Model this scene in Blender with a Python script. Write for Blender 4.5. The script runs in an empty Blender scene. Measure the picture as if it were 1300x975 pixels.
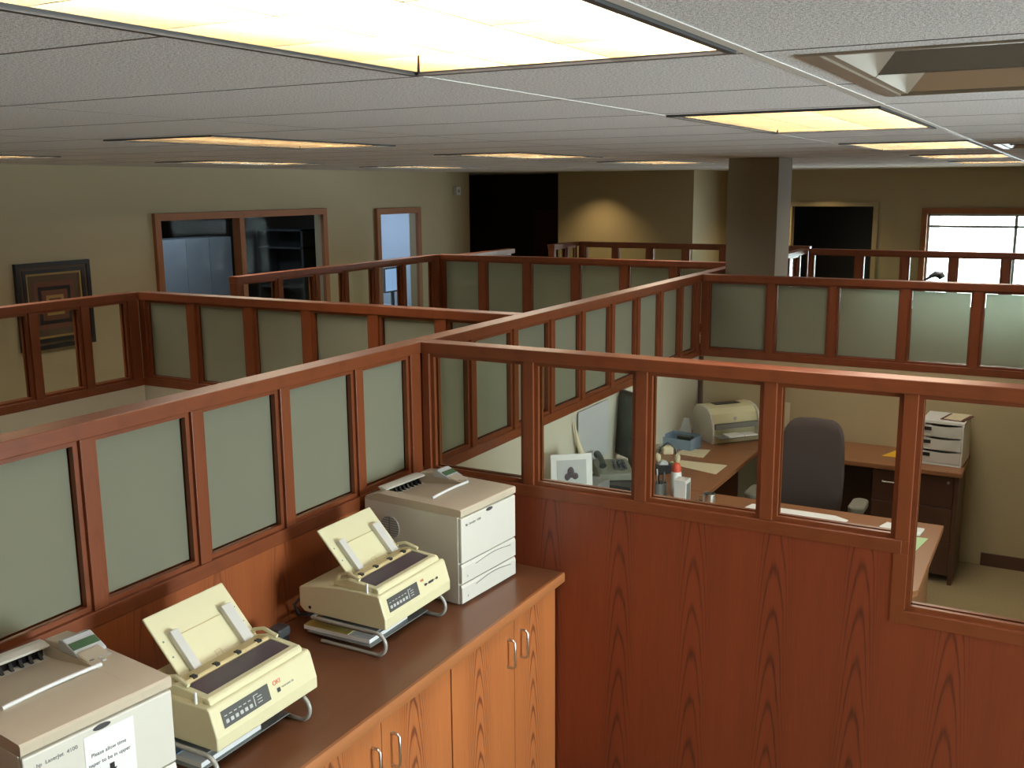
import bpy, bmesh, math, random
from mathutils import Vector, Matrix
random.seed(7)
R=math.radians
COL=bpy.context.scene.collection
# ------------------------------------------------------------------ helpers
class MB:
    def __init__(s): s.bm=bmesh.new()
    def box(s,x0,x1,y0,y1,z0,z1):
        v=[s.bm.verts.new((x,y,z)) for x in(x0,x1) for y in(y0,y1) for z in(z0,z1)]
        for f in((0,1,3,2),(4,6,7,5),(0,4,5,1),(2,3,7,6),(0,2,6,4),(1,5,7,3)): s.bm.faces.new([v[i] for i in f])
        return s
    def prism(s,pts,a0,a1,axis='y'):
        # pts in the plane perpendicular to axis: y -> (x,z), x -> (y,z), z -> (x,y)
        def P(p,a):
            return {'y':(p[0],a,p[1]),'x':(a,p[0],p[1]),'z':(p[0],p[1],a)}[axis]
        A=[s.bm.verts.new(P(p,a0)) for p in pts]; B=[s.bm.verts.new(P(p,a1)) for p in pts]
        n=len(pts)
        s.bm.faces.new(A); s.bm.faces.new(B[::-1])
        for i in range(n): s.bm.faces.new([A[i],B[i],B[(i+1)%n],A[(i+1)%n]])
        return s
    def cyl(s,c,r,h,axis='z',n=20,r2=None):
        r2=r if r2 is None else r2
        def P(a,rr,t):
            u,v=rr*math.cos(a),rr*math.sin(a)
            return {'z':(c[0]+u,c[1]+v,c[2]+t),'x':(c[0]+t,c[1]+u,c[2]+v),'y':(c[0]+u,c[1]+t,c[2]+v)}[axis]
        A=[s.bm.verts.new(P(2*math.pi*i/n,r,0)) for i in range(n)]
        B=[s.bm.verts.new(P(2*math.pi*i/n,r2,h)) for i in range(n)]
        s.bm.faces.new(A);s.bm.faces.new(B[::-1])
        for i in range(n): s.bm.faces.new([A[i],B[i],B[(i+1)%n],A[(i+1)%n]])
        return s
    def tube(s,path,r,n=10):
        path=[Vector(p) for p in path]; rings=[]; prev=None
        for i,p in enumerate(path):
            t=(path[min(i+1,len(path)-1)]-path[max(i-1,0)]).normalized()
            if prev is None:
                a=Vector((0,0,1)) if abs(t.z)<.9 else Vector((1,0,0)); prev=t.cross(a).normalized()
            u=(prev-t*prev.dot(t)).normalized(); prev=u; w=t.cross(u)
            rr=r[i] if isinstance(r,(list,tuple)) else r
            rings.append([s.bm.verts.new(p+u*rr*math.cos(2*math.pi*k/n)+w*rr*math.sin(2*math.pi*k/n)) for k in range(n)])
        for a,b in zip(rings,rings[1:]):
            for k in range(n): s.bm.faces.new([a[k],a[(k+1)%n],b[(k+1)%n],b[k]])
        s.bm.faces.new(rings[0][::-1]);s.bm.faces.new(rings[-1])
        return s
    def quad(s,*p):
        s.bm.faces.new([s.bm.verts.new(q) for q in p]);return s
    def sheet(s,pts,t):  # thin closed sheet: polygon in xy, thickness up
        return s.prism(pts,0,t,'z')
    def rbox(s,x0,x1,y0,y1,z0,z1,r,seg=4,axis='z'):
        # box with rounded vertical (axis) edges
        q=[]
        if axis=='z': a0,a1,b0,b1,c0,c1=x0,x1,y0,y1,z0,z1
        elif axis=='y': a0,a1,b0,b1,c0,c1=x0,x1,z0,z1,y0,y1
        else: a0,a1,b0,b1,c0,c1=y0,y1,z0,z1,x0,x1
        for cx,cy,st in((a1-r,b1-r,0),(a0+r,b1-r,90),(a0+r,b0+r,180),(a1-r,b0+r,270)):
            for k in range(seg+1):
                a=R(st+90*k/seg);q.append((cx+r*math.cos(a),cy+r*math.sin(a)))
        return s.prism(q,c0,c1,axis)
    def lathe(s,prof,c=(0,0,0),n=20):
        rings=[[s.bm.verts.new((c[0]+r*math.cos(2*math.pi*k/n),c[1]+r*math.sin(2*math.pi*k/n),c[2]+z)) for k in range(n)] for r,z in prof]
        for a,b in zip(rings,rings[1:]):
            for k in range(n): s.bm.faces.new([a[k],a[(k+1)%n],b[(k+1)%n],b[k]])
        s.bm.faces.new(rings[0][::-1]);s.bm.faces.new(rings[-1]);return s
    def ico(s,c,r,sc=(1,1,1)):
        bmesh.ops.create_icosphere(s.bm,subdivisions=2,radius=r,matrix=Matrix.Translation(c)@Matrix.Diagonal((*sc,1)));return s
    def build(s,name,mat,parent=None,loc=None,rot=None,bevel=0,smooth=False,seg=2,label=None,kind=None):
        bmesh.ops.recalc_face_normals(s.bm,faces=s.bm.faces)
        me=bpy.data.meshes.new(name); s.bm.to_mesh(me); s.bm.free()
        me.materials.append(mat)
        o=bpy.data.objects.new(name,me); COL.objects.link(o)
        if parent: o.parent=parent
        if loc is not None: o.location=loc
        if rot is not None: o.rotation_euler=rot
        if bevel:
            m=o.modifiers.new('bevel','BEVEL');m.width=bevel;m.segments=seg;m.limit_method='ANGLE';m.angle_limit=R(35)
        if smooth:
            for p in me.polygons:p.use_smooth=True
            try: me.set_sharp_from_angle(angle=R(40))
            except Exception: pass
        if label:o['label']=label
        if kind:o['kind']=kind
        return o
def thing(name,label,cat,loc=(0,0,0),rz=0,group=None):
    o=bpy.data.objects.new(name,None);COL.objects.link(o);o.location=loc;o.rotation_euler=(0,0,rz);o.empty_display_size=.1
    o['label']=label;o['category']=cat
    if group:o['group']=group
    return o
def tag(o,label,cat,group=None):
    o['label']=label;o['category']=cat
    if group:o['group']=group
    return o
def struct(name,mb,mat,**k):
    return mb.build(name,mat,kind='structure',**k)
def copy_tree(o,parent=None):
    c=o.copy();COL.objects.link(c)
    if parent:c.parent=parent
    for ch in list(o.children):copy_tree(ch,c)
    return c
# ------------------------------------------------------------------ materials
class NT:
    def __init__(s,name):
        s.m=bpy.data.materials.new(name);s.m.use_nodes=True;s.t=s.m.node_tree;s.t.nodes.clear()
        s.out=s.t.nodes.new('ShaderNodeOutputMaterial')
    def n(s,ty,**k):
        x=s.t.nodes.new(ty)
        for a,b in k.items():
            if a in x.inputs.keys(): s.set(x.inputs[a],b)
            else:setattr(x,a,b)
        return x
    def set(s,i,v):
        if isinstance(v,bpy.types.NodeSocket): s.t.links.new(v,i)
        else:i.default_value=v
    def math(s,op,a,b=0.,c=None):
        x=s.t.nodes.new('ShaderNodeMath');x.operation=op;s.set(x.inputs[0],a);s.set(x.inputs[1],b)
        if c is not None:s.set(x.inputs[2],c)
        return x.outputs[0]
    def mix(s,f,a,b):
        x=s.t.nodes.new('ShaderNodeMix');x.data_type='RGBA';s.set(x.inputs[0],f);s.set(x.inputs[6],a);s.set(x.inputs[7],b);return x.outputs[2]
    def noise(s,vec,scale,detail=3,rough=.5):
        x=s.t.nodes.new('ShaderNodeTexNoise');s.set(x.inputs['Vector'],vec);x.inputs['Scale'].default_value=scale;x.inputs['Detail'].default_value=detail;x.inputs['Roughness'].default_value=rough;return x.outputs[0]
    def pr(s,col,rough=.5,metal=0,**k):
        x=s.t.nodes.new('ShaderNodeBsdfPrincipled');s.set(x.inputs['Base Color'],col);s.set(x.inputs['Roughness'],rough);x.inputs['Metallic'].default_value=metal
        for a,b in k.items():s.set(x.inputs[a.replace('_',' ')],b)
        return x
    def bump(s,h,st,dist=.01):
        x=s.t.nodes.new('ShaderNodeBump');x.inputs['Strength'].default_value=st;x.inputs['Distance'].default_value=dist;s.set(x.inputs['Height'],h);return x.outputs[0]
    def done(s,sh):
        s.t.links.new(sh,s.out.inputs[0]);return s.m
def c4(c):return (c[0],c[1],c[2],1)
def plain(name,c,rough=.5,metal=0,var=.06,sc=30,bump=0,**k):
    t=NT(name);tc=t.n('ShaderNodeTexCoord').outputs['Object']
    f=t.noise(tc,sc,3)
    col=t.mix(f,c4([v*(1-var) for v in c]),c4([min(1,v*(1+var)) for v in c]))
    p=t.pr(col,rough,metal,**k)
    if bump:t.set(p.inputs['Normal'],t.bump(t.noise(tc,sc*8,2),bump,.002))
    return t.done(p.outputs[0])
def wood(name,light,dark,along='z',across='x',strip=.3,cath=.8,rough=.4,K=110,freq=6.,amp=.7,coat=.06):
    t=NT(name);tc=t.n('ShaderNodeTexCoord').outputs['Object']
    sp=t.t.nodes.new('ShaderNodeSeparateXYZ');t.set(sp.inputs[0],tc);S=dict(x=sp.outputs[0],y=sp.outputs[1],z=sp.outputs[2])
    a,b=S[along],S[across];other=[S[q] for q in'xyz' if q not in(along,across)][0]
    u=t.math('DIVIDE',b,strip);n=t.math('FLOOR',t.math('ADD',u,.5));fr=t.math('SUBTRACT',u,n);bb=t.math('MULTIPLY',fr,strip)
    seed=t.math('FRACT',t.math('MULTIPLY',t.math('SINE',t.math('MULTIPLY',n,12.99)),43.7))
    cb=t.n('ShaderNodeCombineXYZ');t.set(cb.inputs[0],t.math('MULTIPLY',a,.7));t.set(cb.inputs[1],t.math('MULTIPLY',b,6.));t.set(cb.inputs[2],t.math('MULTIPLY',other,6.))
    nz=t.noise(cb.outputs[0],3.,3)
    off=t.math('ADD',bb,t.math('MULTIPLY',t.math('SUBTRACT',nz,.5),.02))
    fld=t.math('ADD',t.math('ADD',a,t.math('MULTIPLY',seed,.9)),t.math('MULTIPLY',t.math('MULTIPLY',off,off),K))
    fld=t.math('ADD',fld,t.math('MULTIPLY',nz,.12))
    w=t.math('SINE',t.math('MULTIPLY',fld,freq*6.283))
    w=t.math('POWER',t.math('ADD',t.math('MULTIPLY',w,.5),.5),6.)
    # fibres
    cf=t.n('ShaderNodeCombineXYZ');t.set(cf.inputs[0],t.math('MULTIPLY',a,5.));t.set(cf.inputs[1],t.math('MULTIPLY',b,170.));t.set(cf.inputs[2],t.math('MULTIPLY',other,170.))
    fi=t.noise(cf.outputs[0],1.,4,.6)
    cg=t.n('ShaderNodeCombineXYZ');t.set(cg.inputs[0],t.math('MULTIPLY',a,.8));t.set(cg.inputs[1],t.math('MULTIPLY',b,9.));t.set(cg.inputs[2],t.math('MULTIPLY',other,9.))
    br=t.noise(cg.outputs[0],1.,3,.6)
    mk=t.n('ShaderNodeMapRange');t.set(mk.inputs[0],t.math('ABSOLUTE',off));mk.inputs[1].default_value=strip*.26;mk.inputs[2].default_value=strip*.11;mk.inputs[3].default_value=.12
    pat=t.math('MULTIPLY',t.math('MULTIPLY',t.math('MULTIPLY',w,mk.outputs[0]),cath),t.math('ADD',.35,fi))
    tot=t.math('ADD',t.math('MULTIPLY',pat,amp),t.math('MULTIPLY',t.math('SUBTRACT',fi,.35),.55))
    tot=t.math('ADD',tot,t.math('MULTIPLY',t.math('SUBTRACT',br,.5),.7))
    mp=t.n('ShaderNodeMapRange');t.set(mp.inputs[0],tot)
    col=t.mix(mp.outputs[0],c4(light),c4(dark))
    p=t.pr(col,rough,0,Coat_Weight=coat,Coat_Roughness=.25)
    t.set(p.inputs['Normal'],t.bump(fi,.08,.002))
    return t.done(p.outputs[0])
CH_L=(.20,.050,.014);CH_D=(.07,.014,.007)
M={}
M['wz']=wood('cherry_vertical',CH_L,CH_D,'z','x',.11,.25)
M['wzy']=wood('cherry_vertical_side',CH_L,CH_D,'z','y',.11,.25)
M['wx']=wood('cherry_lengthwise_x',CH_L,CH_D,'x','y',.11,.25)
M['wy']=wood('cherry_lengthwise_y',CH_L,CH_D,'y','x',.11,.25)
M['panelR']=wood('cherry_veneer_cathedral',(.23,.046,.015),(.075,.014,.007),'z','x',.30,1.,.42,K=150,freq=5.5,amp=.8)
M['panelL']=wood('cherry_veneer_side',(.30,.080,.022),(.11,.024,.009),'z','y',.30,.7,.38,K=150,freq=5.,amp=.8)
M['door']=wood('cherry_door_veneer',(.50,.165,.048),(.20,.055,.02),'z','y',.408,1.,.42,K=110,freq=9,amp=1.3)
M['top']=wood('walnut_laminate_worktop',(.20,.078,.034),(.13,.046,.022),'y','x',.5,.1,.33,coat=.12)
M['edge']=wood('worktop_edge_band',(.42,.16,.055),(.25,.085,.03),'y','z',.5,.1,.4)
M['desk']=wood('desk_laminate',(.29,.12,.05),(.20,.08,.034),'x','y',.5,.1,.4)
M['deskdark']=wood('desk_front_dark',(.085,.032,.02),(.045,.018,.012),'z','x',.4,.2,.4)
M['trimwood']=wood('oak_trim',(.27,.10,.035),(.15,.052,.02),'z','x',.2,.2,.65,coat=0.)
M['cream']=plain('cream_laminate_panel',(.58,.55,.43),.45,var=.03,sc=4)
M['wall']=plain('olive_beige_wall_paint',(.36,.30,.185),.75,var=.04,sc=2,bump=.05)
M['wall2']=plain('beige_partition_wall',(.48,.39,.235),.7,var=.04,sc=2)
M['colm']=plain('grey_beige_column_paint',(.27,.235,.17),.75,var=.03,sc=3)
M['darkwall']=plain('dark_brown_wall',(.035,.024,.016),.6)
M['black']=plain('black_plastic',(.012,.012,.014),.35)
M['dark']=plain('dark_grey_plastic',(.05,.052,.055),.4)
M['char']=plain('charcoal_fabric',(.058,.040,.036),.95,var=.25,sc=160,bump=.3)
M['laser']=plain('warm_white_printer_plastic',(.66,.64,.56),.42,var=.02)
M['lasertop']=plain('warm_lit_printer_top',(.56,.48,.36),.45,var=.02)  # same plastic as the body; warm light on top put into the tan
M['dot']=plain('yellowed_cream_plastic',(.72,.67,.42),.42,var=.02)
M['dottan']=plain('yellowed_tan_plastic',(.60,.48,.24),.45,var=.02)
M['smoke']=plain('smoked_purple_window',(.10,.075,.09),.22,var=.15,sc=60)
M['white']=plain('white_plastic',(.80,.80,.78),.35,var=.02)
M['lgrey']=plain('light_grey_plastic',(.52,.53,.52),.4,var=.03)
M['mgrey']=plain('grey_plastic',(.22,.23,.22),.4,var=.03)
M['paper']=plain('white_paper',(.82,.82,.80),.8,var=.02)
M['cpaper']=plain('cream_paper',(.70,.62,.42),.8,var=.03)
M['ypaper']=plain('yellow_paper',(.62,.50,.14),.8,var=.03)
M['env']=plain('orange_yellow_envelope',(.85,.50,.03),.7,var=.03)
M['green']=plain('pale_green_paper',(.48,.66,.36),.8,var=.03)
M['lcd']=plain('green_lcd',(.07,.13,.06),.25,var=.03)
M['red']=plain('red_print',(.75,.10,.05),.5)
M['metal']=plain('brushed_steel',(.62,.62,.60),.28,1.,var=.04)
M['wire']=plain('grey_painted_wire',(.42,.42,.38),.35,.2,var=.04)
M['blueglass']=plain('blue_translucent_plastic',(.20,.28,.38),.25,var=.05)
M['panelgrey']=plain('dark_key_panel_grey',(.085,.085,.075),.5)
M['guide']=plain('pale_grey_paper_guide_plastic',(.62,.60,.55),.5,var=.02)
M['armgrey']=plain('taupe_arm_pad',(.17,.155,.12),.7)
M['calc']=plain('olive_grey_plastic',(.20,.21,.16),.45)
M['mondark']=plain('dark_green_grey_plastic',(.035,.045,.04),.4)
M['blueobj']=plain('bright_blue_screen_plastic',(.12,.35,.6),.4)
M['coolgrey']=plain('cool_grey_cabinet_paint',(.26,.29,.33),.5,var=.04)
M['tbar']=plain('white_ceiling_tee',(.62,.60,.56),.45,var=.02)
M['joint']=plain('dark_tile_joint',(.20,.19,.18),.9)
M['housing']=plain('dark_fixture_frame',(.05,.05,.05),.5)
M['carpet']=plain('tan_carpet',(.33,.245,.125),.98,var=.35,sc=120,bump=.5)
M['gold']=plain('dull_gold_frame_line',(.30,.20,.06),.4)
M['rust']=plain('rust_brown_mat',(.13,.05,.03),.8)
M['artbrown']=plain('brown_mat',(.08,.05,.03),.8)
M['alu']=plain('grey_aluminium_window_bar',(.30,.33,.33),.4,.5)
def tilemat():
    t=NT('fissured_ceiling_tile');tc=t.n('ShaderNodeTexCoord').outputs['Object']
    v=t.n('ShaderNodeTexVoronoi');t.set(v.inputs['Vector'],tc);v.inputs['Scale'].default_value=170
    n1=t.noise(tc,420,3,.7);n2=t.noise(tc,190,3,.6)
    h=t.math('ADD',t.math('MULTIPLY',n1,.6),t.math('MULTIPLY',n2,.5))
    mp=t.n('ShaderNodeMapRange');t.set(mp.inputs[0],h);mp.inputs[1].default_value=.44;mp.inputs[2].default_value=.60
    col=t.mix(mp.outputs[0],(.33,.33,.34,1),(.86,.85,.86,1))
    p=t.pr(col,.95);t.set(p.inputs['Normal'],t.bump(h,.6,.006));return t.done(p.outputs[0])
M['tile']=tilemat()
def glassmat(name,tint=(1,1,1),gl=1.):
    t=NT(name);tr=t.n('ShaderNodeBsdfTransparent');tr.inputs[0].default_value=c4(tint)
    g=t.n('ShaderNodeBsdfGlossy');g.inputs['Roughness'].default_value=.03
    f=t.n('ShaderNodeFresnel');f.inputs[0].default_value=1.45
    m=t.n('ShaderNodeMixShader');t.set(m.inputs[0],t.math('MULTIPLY',t.math('MULTIPLY',f.outputs[0],gl),t.math('SUBTRACT',1.,t.n('ShaderNodeNewGeometry').outputs['Backfacing'])));t.set(m.inputs[1],tr.outputs[0]);t.set(m.inputs[2],g.outputs[0]);return t.done(m.outputs[0])
M['glass']=glassmat('clear_glass',(.95,.97,.94),.7)
M['glassdim']=glassmat('clear_window_glass',(.95,.97,.95),.03)
def frost():
    t=NT('frosted_film');d=t.n('ShaderNodeBsdfDiffuse');d.inputs[0].default_value=(.44,.44,.33,1)
    tr=t.n('ShaderNodeBsdfTranslucent');tr.inputs[0].default_value=(.55,.58,.44,1)
    m=t.n('ShaderNodeMixShader',);m.inputs[0].default_value=.4;t.set(m.inputs[1],d.outputs[0]);t.set(m.inputs[2],tr.outputs[0])
    rf=t.n('ShaderNodeBsdfRefraction');rf.inputs['Color'].default_value=(.80,.84,.76,1);rf.inputs['Roughness'].default_value=.5;rf.inputs['IOR'].default_value=1.35
    m1=t.n('ShaderNodeMixShader');m1.inputs[0].default_value=.40;t.set(m1.inputs[1],m.outputs[0]);t.set(m1.inputs[2],rf.outputs[0])
    g=t.n('ShaderNodeBsdfGlossy');g.inputs['Roughness'].default_value=.12
    f=t.n('ShaderNodeFresnel');f.inputs[0].default_value=1.45
    bf=t.math('SUBTRACT',1.,t.n('ShaderNodeNewGeometry').outputs['Backfacing'])
    m2=t.n('ShaderNodeMixShader');t.set(m2.inputs[0],t.math('MULTIPLY',t.math('MULTIPLY',f.outputs[0],.6),bf));t.set(m2.inputs[1],m1.outputs[0]);t.set(m2.inputs[2],g.outputs[0]);return t.done(m2.outputs[0])
M['frost']=frost()
def emit(name,c,s):
    t=NT(name);e=t.n('ShaderNodeEmission');e.inputs[0].default_value=c4(c);e.inputs[1].default_value=s;return t.done(e.outputs[0])
LAMP=11.0
M['lamp']=emit('fluorescent_lamp_glow',(1,.89,.78),LAMP)
M['screen']=emit('pale_blue_screen',(.35,.55,.9),.5)
def louvermat():
    t=NT('parabolic_louver_metal');p=t.pr((.90,.82,.68,1),.16,1.);return t.done(p.outputs[0])
M['louver']=louvermat()
M['louveroff']=plain('unlit_specular_louver',(.46,.39,.31),.38,.7,var=.02)
M['louversky']=plain('reflector_sky_tint',(.20,.22,.26),.25,.8,var=.02)  # reflected sky put into the colour of one trough
# ------------------------------------------------------------------ room shell
Z=2.70;XL=-4.8;XR=5.6;YN=-3.2
T=1.867;TL=1.820;Cz=.975
fix_on=[(1.265,y) for y in(.40,2.93,5.40,7.85,10.3)]+[(-1.17,y) for y in(.40,2.93,5.40,7.85)]+[(-3.61,y) for y in(2.93,5.40,7.85)]+[(3.70,y) for y in(2.93,7.85)]
fix_off=[(1.935,1.72,.44),(1.935,5.95,.44)]
holes=[(x,x+.605,y,y+1.21) for x,y in fix_on]+[(x,x+1.21,y,y+2*w) for x,y,w in fix_off]
xs=sorted({-9.,8.}|{h[i] for h in holes for i in(0,1)});ys=sorted({YN-.2,17.}|{h[i] for h in holes for i in(2,3)})
mb=MB()
for i in range(len(xs)-1):
    for j in range(len(ys)-1):
        cx,cy=(xs[i]+xs[i+1])/2,(ys[j]+ys[j+1])/2
        if any(h[0]<cx<h[1] and h[2]<cy<h[3] for h in holes):continue
        mb.box(xs[i],xs[i+1],ys[j],ys[j+1],Z,Z+.03)
bmesh.ops.remove_doubles(mb.bm,verts=mb.bm.verts,dist=1e-5)
struct('ceiling',mb,M['tile'])
mb=MB().box(-9,8,YN-.2,17,Z+.16,Z+.2)
struct('trim_1',mb,M['housing'])
struct('floor',MB().box(-9,8,YN-.2,17,-.1,0),M['carpet'])
# tile joints (grooves read as thin dark strips) and tees
def cut(a0,a1,c,along):
    seg=[(a0,a1)]
    for h in holes:
        lo,hi,p0,p1=(h[0],h[1],h[2],h[3]) if along=='x' else (h[2],h[3],h[0],h[1])
        if p0+.003<c<p1-.003:
            n=[]
            for s,e in seg:
                if hi<=s or lo>=e:n.append((s,e));continue
                if lo>s:n.append((s,lo))
                if hi<e:n.append((hi,e))
            seg=n
    return seg
mb=MB()
y=-2.62
while y<14:
    for s,e in cut(-4.7,5.5,y,'x'):mb.box(s,e,y-.0026,y+.0026,Z-.0008,Z-.0002)
    y+=.6105
for x in(-3.62,-2.40,-1.18,.04,3.09,4.31):
    for s,e in cut(-3,13.9,x,'y'):mb.box(x-.0022,x+.0022,s,e,Z-.0008,Z-.0002)
struct('trim_2',mb,M['joint'])
mb=MB()
for x,w in((1.881,.009),(1.258,.004)):
    for s,e in cut(-3,13.9,x,'y'):mb.box(x-w,x+w,s,e,Z-.002,Z-.0003)
struct('trim_3',mb,M['tbar'])
# walls ---------------------------------------------------------------
def wall_x(name,x0,x1,y0,y1,openings,mat):  # wall slab with openings along y: (y0,y1,z0,z1)
    mb=MB();ys=sorted({y0,y1}|{o[i] for o in openings for i in(0,1)})
    for a,b in zip(ys,ys[1:]):
        c=(a+b)/2;zz=[(0,Z)]
        for o in openings:
            if o[0]<c<o[1]: zz=[(s,e) for s,e in((0,o[2]),(o[3],Z)) if e-s>.001]
        for s,e in zz:mb.box(x0,x1,a,b,s,e)
    bmesh.ops.remove_doubles(mb.bm,verts=mb.bm.verts,dist=1e-5)
    return struct(name,mb,mat)
def wall_y(name,y0,y1,x0,x1,openings,mat):
    mb=MB();xx=sorted({x0,x1}|{o[i] for o in openings for i in(0,1)})
    for a,b in zip(xx,xx[1:]):
        c=(a+b)/2;zz=[(0,Z)]
        for o in openings:
            if o[0]<c<o[1]: zz=[(s,e) for s,e in((0,o[2]),(o[3],Z)) if e-s>.001]
        for s,e in zz:mb.box(a,b,y0,y1,s,e)
    bmesh.ops.remove_doubles(mb.bm,verts=mb.bm.verts,dist=1e-5)
    return struct(name,mb,mat)
wall_x('wall_left',XL-.12,XL,YN,11.8,[(6.42,8.74,.9,2.27),(9.70,10.55,0,2.25)],M['wall'])
wall_y('wall_back_left',12.6,12.7,-3.87,-1.95,[],M['wall'])
wall_x('wall_back_corner',-2.05,-1.95,12.7,14.,[],M['wall'])
wall_y('wall_back',14.,14.12,-2.05,XR,[(-1.03,.02,0,2.22),(.62,3.2,.9,2.20)],M['wall'])
wall_x('wall_right',XR,XR+.12,YN,14.12,[(1.7,3.4,.8,2.35)],M['wall'])
wall_x('wall_light_blocker',2.90,2.98,4.75,7.118,[],M['wall'])  # unseen wall, added to keep the window daylight off the column
wall_y('wall_near',YN-.12,YN,XL-.12,XR+.12,[],M['wall'])
# dark lobby beyond the left wall
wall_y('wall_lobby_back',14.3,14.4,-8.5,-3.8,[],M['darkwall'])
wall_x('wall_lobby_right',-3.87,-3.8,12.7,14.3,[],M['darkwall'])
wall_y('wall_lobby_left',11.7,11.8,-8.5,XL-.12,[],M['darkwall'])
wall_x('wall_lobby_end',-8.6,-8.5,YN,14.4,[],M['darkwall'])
# unlit room behind the doorway; its darkness is put into black walls
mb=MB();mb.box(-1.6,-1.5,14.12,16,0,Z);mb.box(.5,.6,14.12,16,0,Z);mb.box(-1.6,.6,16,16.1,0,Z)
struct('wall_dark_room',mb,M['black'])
# rooms behind the left wall
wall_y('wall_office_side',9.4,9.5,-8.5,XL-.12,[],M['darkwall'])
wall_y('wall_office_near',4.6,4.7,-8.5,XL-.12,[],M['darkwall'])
# baseboards
struct('baseboard_left',MB().box(XL,XL+.015,YN,9.65,0,.1),M['deskdark'])
struct('baseboard_back',MB().box(-1.95,-1.1,13.985,14.,0,.1).box(.1,5.5,13.985,14,0,.1),M['deskdark'])
struct('baseboard_office',MB().box(1.98,2.75,7.105,7.12,0,.085),M['deskdark'])
# interior window in the left wall
def frame_x(name,x,y0,y1,z0,z1,w,mull,mat,d=.05):
    mb=MB();mb.box(x-.02,x+d*.4,y0-w,y1+w,z1,z1+w)
    if z0>0:mb.box(x-.02,x+d*.4,y0-w,y1+w,z0-w,z0)
    for a,b in((y0-w,y0),(y1,y1+w)):mb.box(x-.02,x+d*.4,a,b,z0,z1)
    for m in mull:mb.box(x-.08,x+d*.4,m-w/2,m+w/2,z0,z1)
    return mb
w=frame_x('f',XL+.021,6.46,8.70,.94,2.23,.065,[7.47],M['trimwood']).build('window_1',M['trimwood'],kind='structure')
MB().box(XL-.055,XL-.05,6.46,8.70,.94,2.23).build('window_pane',M['glassdim'],w)
w=frame_x('f',XL+.021,9.74,10.51,0,2.2,.07,[],M['trimwood']).build('door_1',M['trimwood'],kind='structure')
# back window
mb=MB();w_=.07;x0,x1,z0,z1=.68,3.14,.96,2.13
mb.box(x0-w_,x1+w_,13.96,14.06,z1,z1+w_).box(x0-w_,x1+w_,13.96,14.06,z0-w_,z0).box(x0-w_,x0,13.96,14.06,z0,z1).box(x1,x1+w_,13.96,14.06,z0,z1)
w=mb.build('window_2',M['trimwood'],kind='structure')
mb=MB().box(x0,x1,14.03,14.06,1.955,1.985)
for x in(1.70,2.45):mb.box(x-.018,x+.018,14.03,14.06,z0,z1)
mb.box(x0,x0+.03,14.02,14.06,z0,z1).box(x0,x1,14.02,14.06,z1-.03,z1)
mb.build('window_mullions',M['alu'],w)
MB().box(x0,x1,14.068,14.072,z0,z1).build('window_pane',M['glass'],w)
# right-hand windows (outside the frame; they bring the daylight)
for i,(a,b) in enumerate(((1.7,3.4),)):
    mb=MB().box(XR-.02,XR+.1,a,b,.8,.86).box(XR-.02,XR+.1,a,b,2.29,2.35)
    for k in range(4):
        y=a+(b-a-.06)*k/3;mb.box(XR-.02,XR+.1,y,y+.06,.86,2.29)
    w=mb.build('window_%d'%(3+i),M['trimwood'],kind='structure')
    MB().box(XR+.05,XR+.055,a,b,.86,2.29).build('window_pane',M['glass'],w)
# doorway reveals
struct('door_2',MB().box(-1.09,-1.03,13.97,14.02,0,2.28).box(.02,.08,13.97,14.02,0,2.28).box(-1.03,.02,13.97,14.02,2.22,2.28),M['wall'])
# lobby door: dark brown door with lighter frame
dr=MB().box(-5.1,-4.2,14.25,14.295,0,2.15).build('door_3',M['deskdark'],kind='structure')
MB().box(-4.30,-4.28,14.2,14.25,1.0,1.2).build('door_handle',M['metal'],dr)
# column ----------------------------------------------------------------
tag(MB().box(.02,.40,7.62,8.02,0,Z-.001).build('column',M['colm'],bevel=.004),'square beige column rising to the ceiling behind the glazed office wall','column')
# ------------------------------------------------------------------ light fixtures
def fixture(x,y,label,lit=True):
    t=thing('ceiling_light',label,'ceiling light',(x+.3025,y+.605,Z),0,None)
    W,L,H=.3025,.605,.13
    mb=MB()
    for a,b,c,d in((-W,-W+.012,-L,L),(W-.012,W,-L,L),(-W+.012,W-.012,-L,-L+.012),(-W+.012,W-.012,L-.012,L)):mb.box(a,b,c,d,-.006,H)
    mb.box(-W,W,-L,L,H,H+.01)
    mb.build('housing',M['housing'],t)
    g=W-.02
    for k in range(3):
        cx=-g+(2*g)*(k+.5)/3
        MB().box(cx-.07,cx+.07,-L+.02,L-.02,.075,.09).build('lamp_tube',M['lamp'],t)
    mb=MB()
    def blade(horizontal,c):
        # parabolic blade: thin at the bottom edge, wide at the top
        pr=[(-.0018,0),(.0018,0),(.0026,.052),(-.0026,.052)]
        if horizontal: mb.prism([(c+p,q+.001) for p,q in pr],-g,g,'x')
        else: mb.prism([(c+p,q+.001) for p,q in pr],-L+.013,L-.013,'y')
    for k in range(1,3):blade(False,-g+2*g*k/3)
    for k in range(1,6):blade(True,-L+2*L*k/6)
    # side reflectors
    mb.prism([(-g-.007,0),(-g+.001,0),(-g+.003,.055),(-g-.007,.055)],-L+.013,L-.013,'y')
    mb.prism([(g+.007,0),(g+.007,.055),(g-.003,.055),(g-.001,0)],-L+.013,L-.013,'y')
    for q in(-1,1):
        e=q*(L-.013);mb.prism([(e,0),(e-q*.002,0),(e-q*.0025,.072),(e,.072)],-g+.004,g-.004,'x')
    mb.build('louver',M['louver'],t)
    return t
names=['large lit grid light filling the top of the view above the printers','lit louvered light above the glass office, second from the top edge','small lit grid light right of the column, third in its row','thin lit grid light strip near the back, fourth in its row','thinnest lit grid light strip by the back wall beside the right tee']
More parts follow.
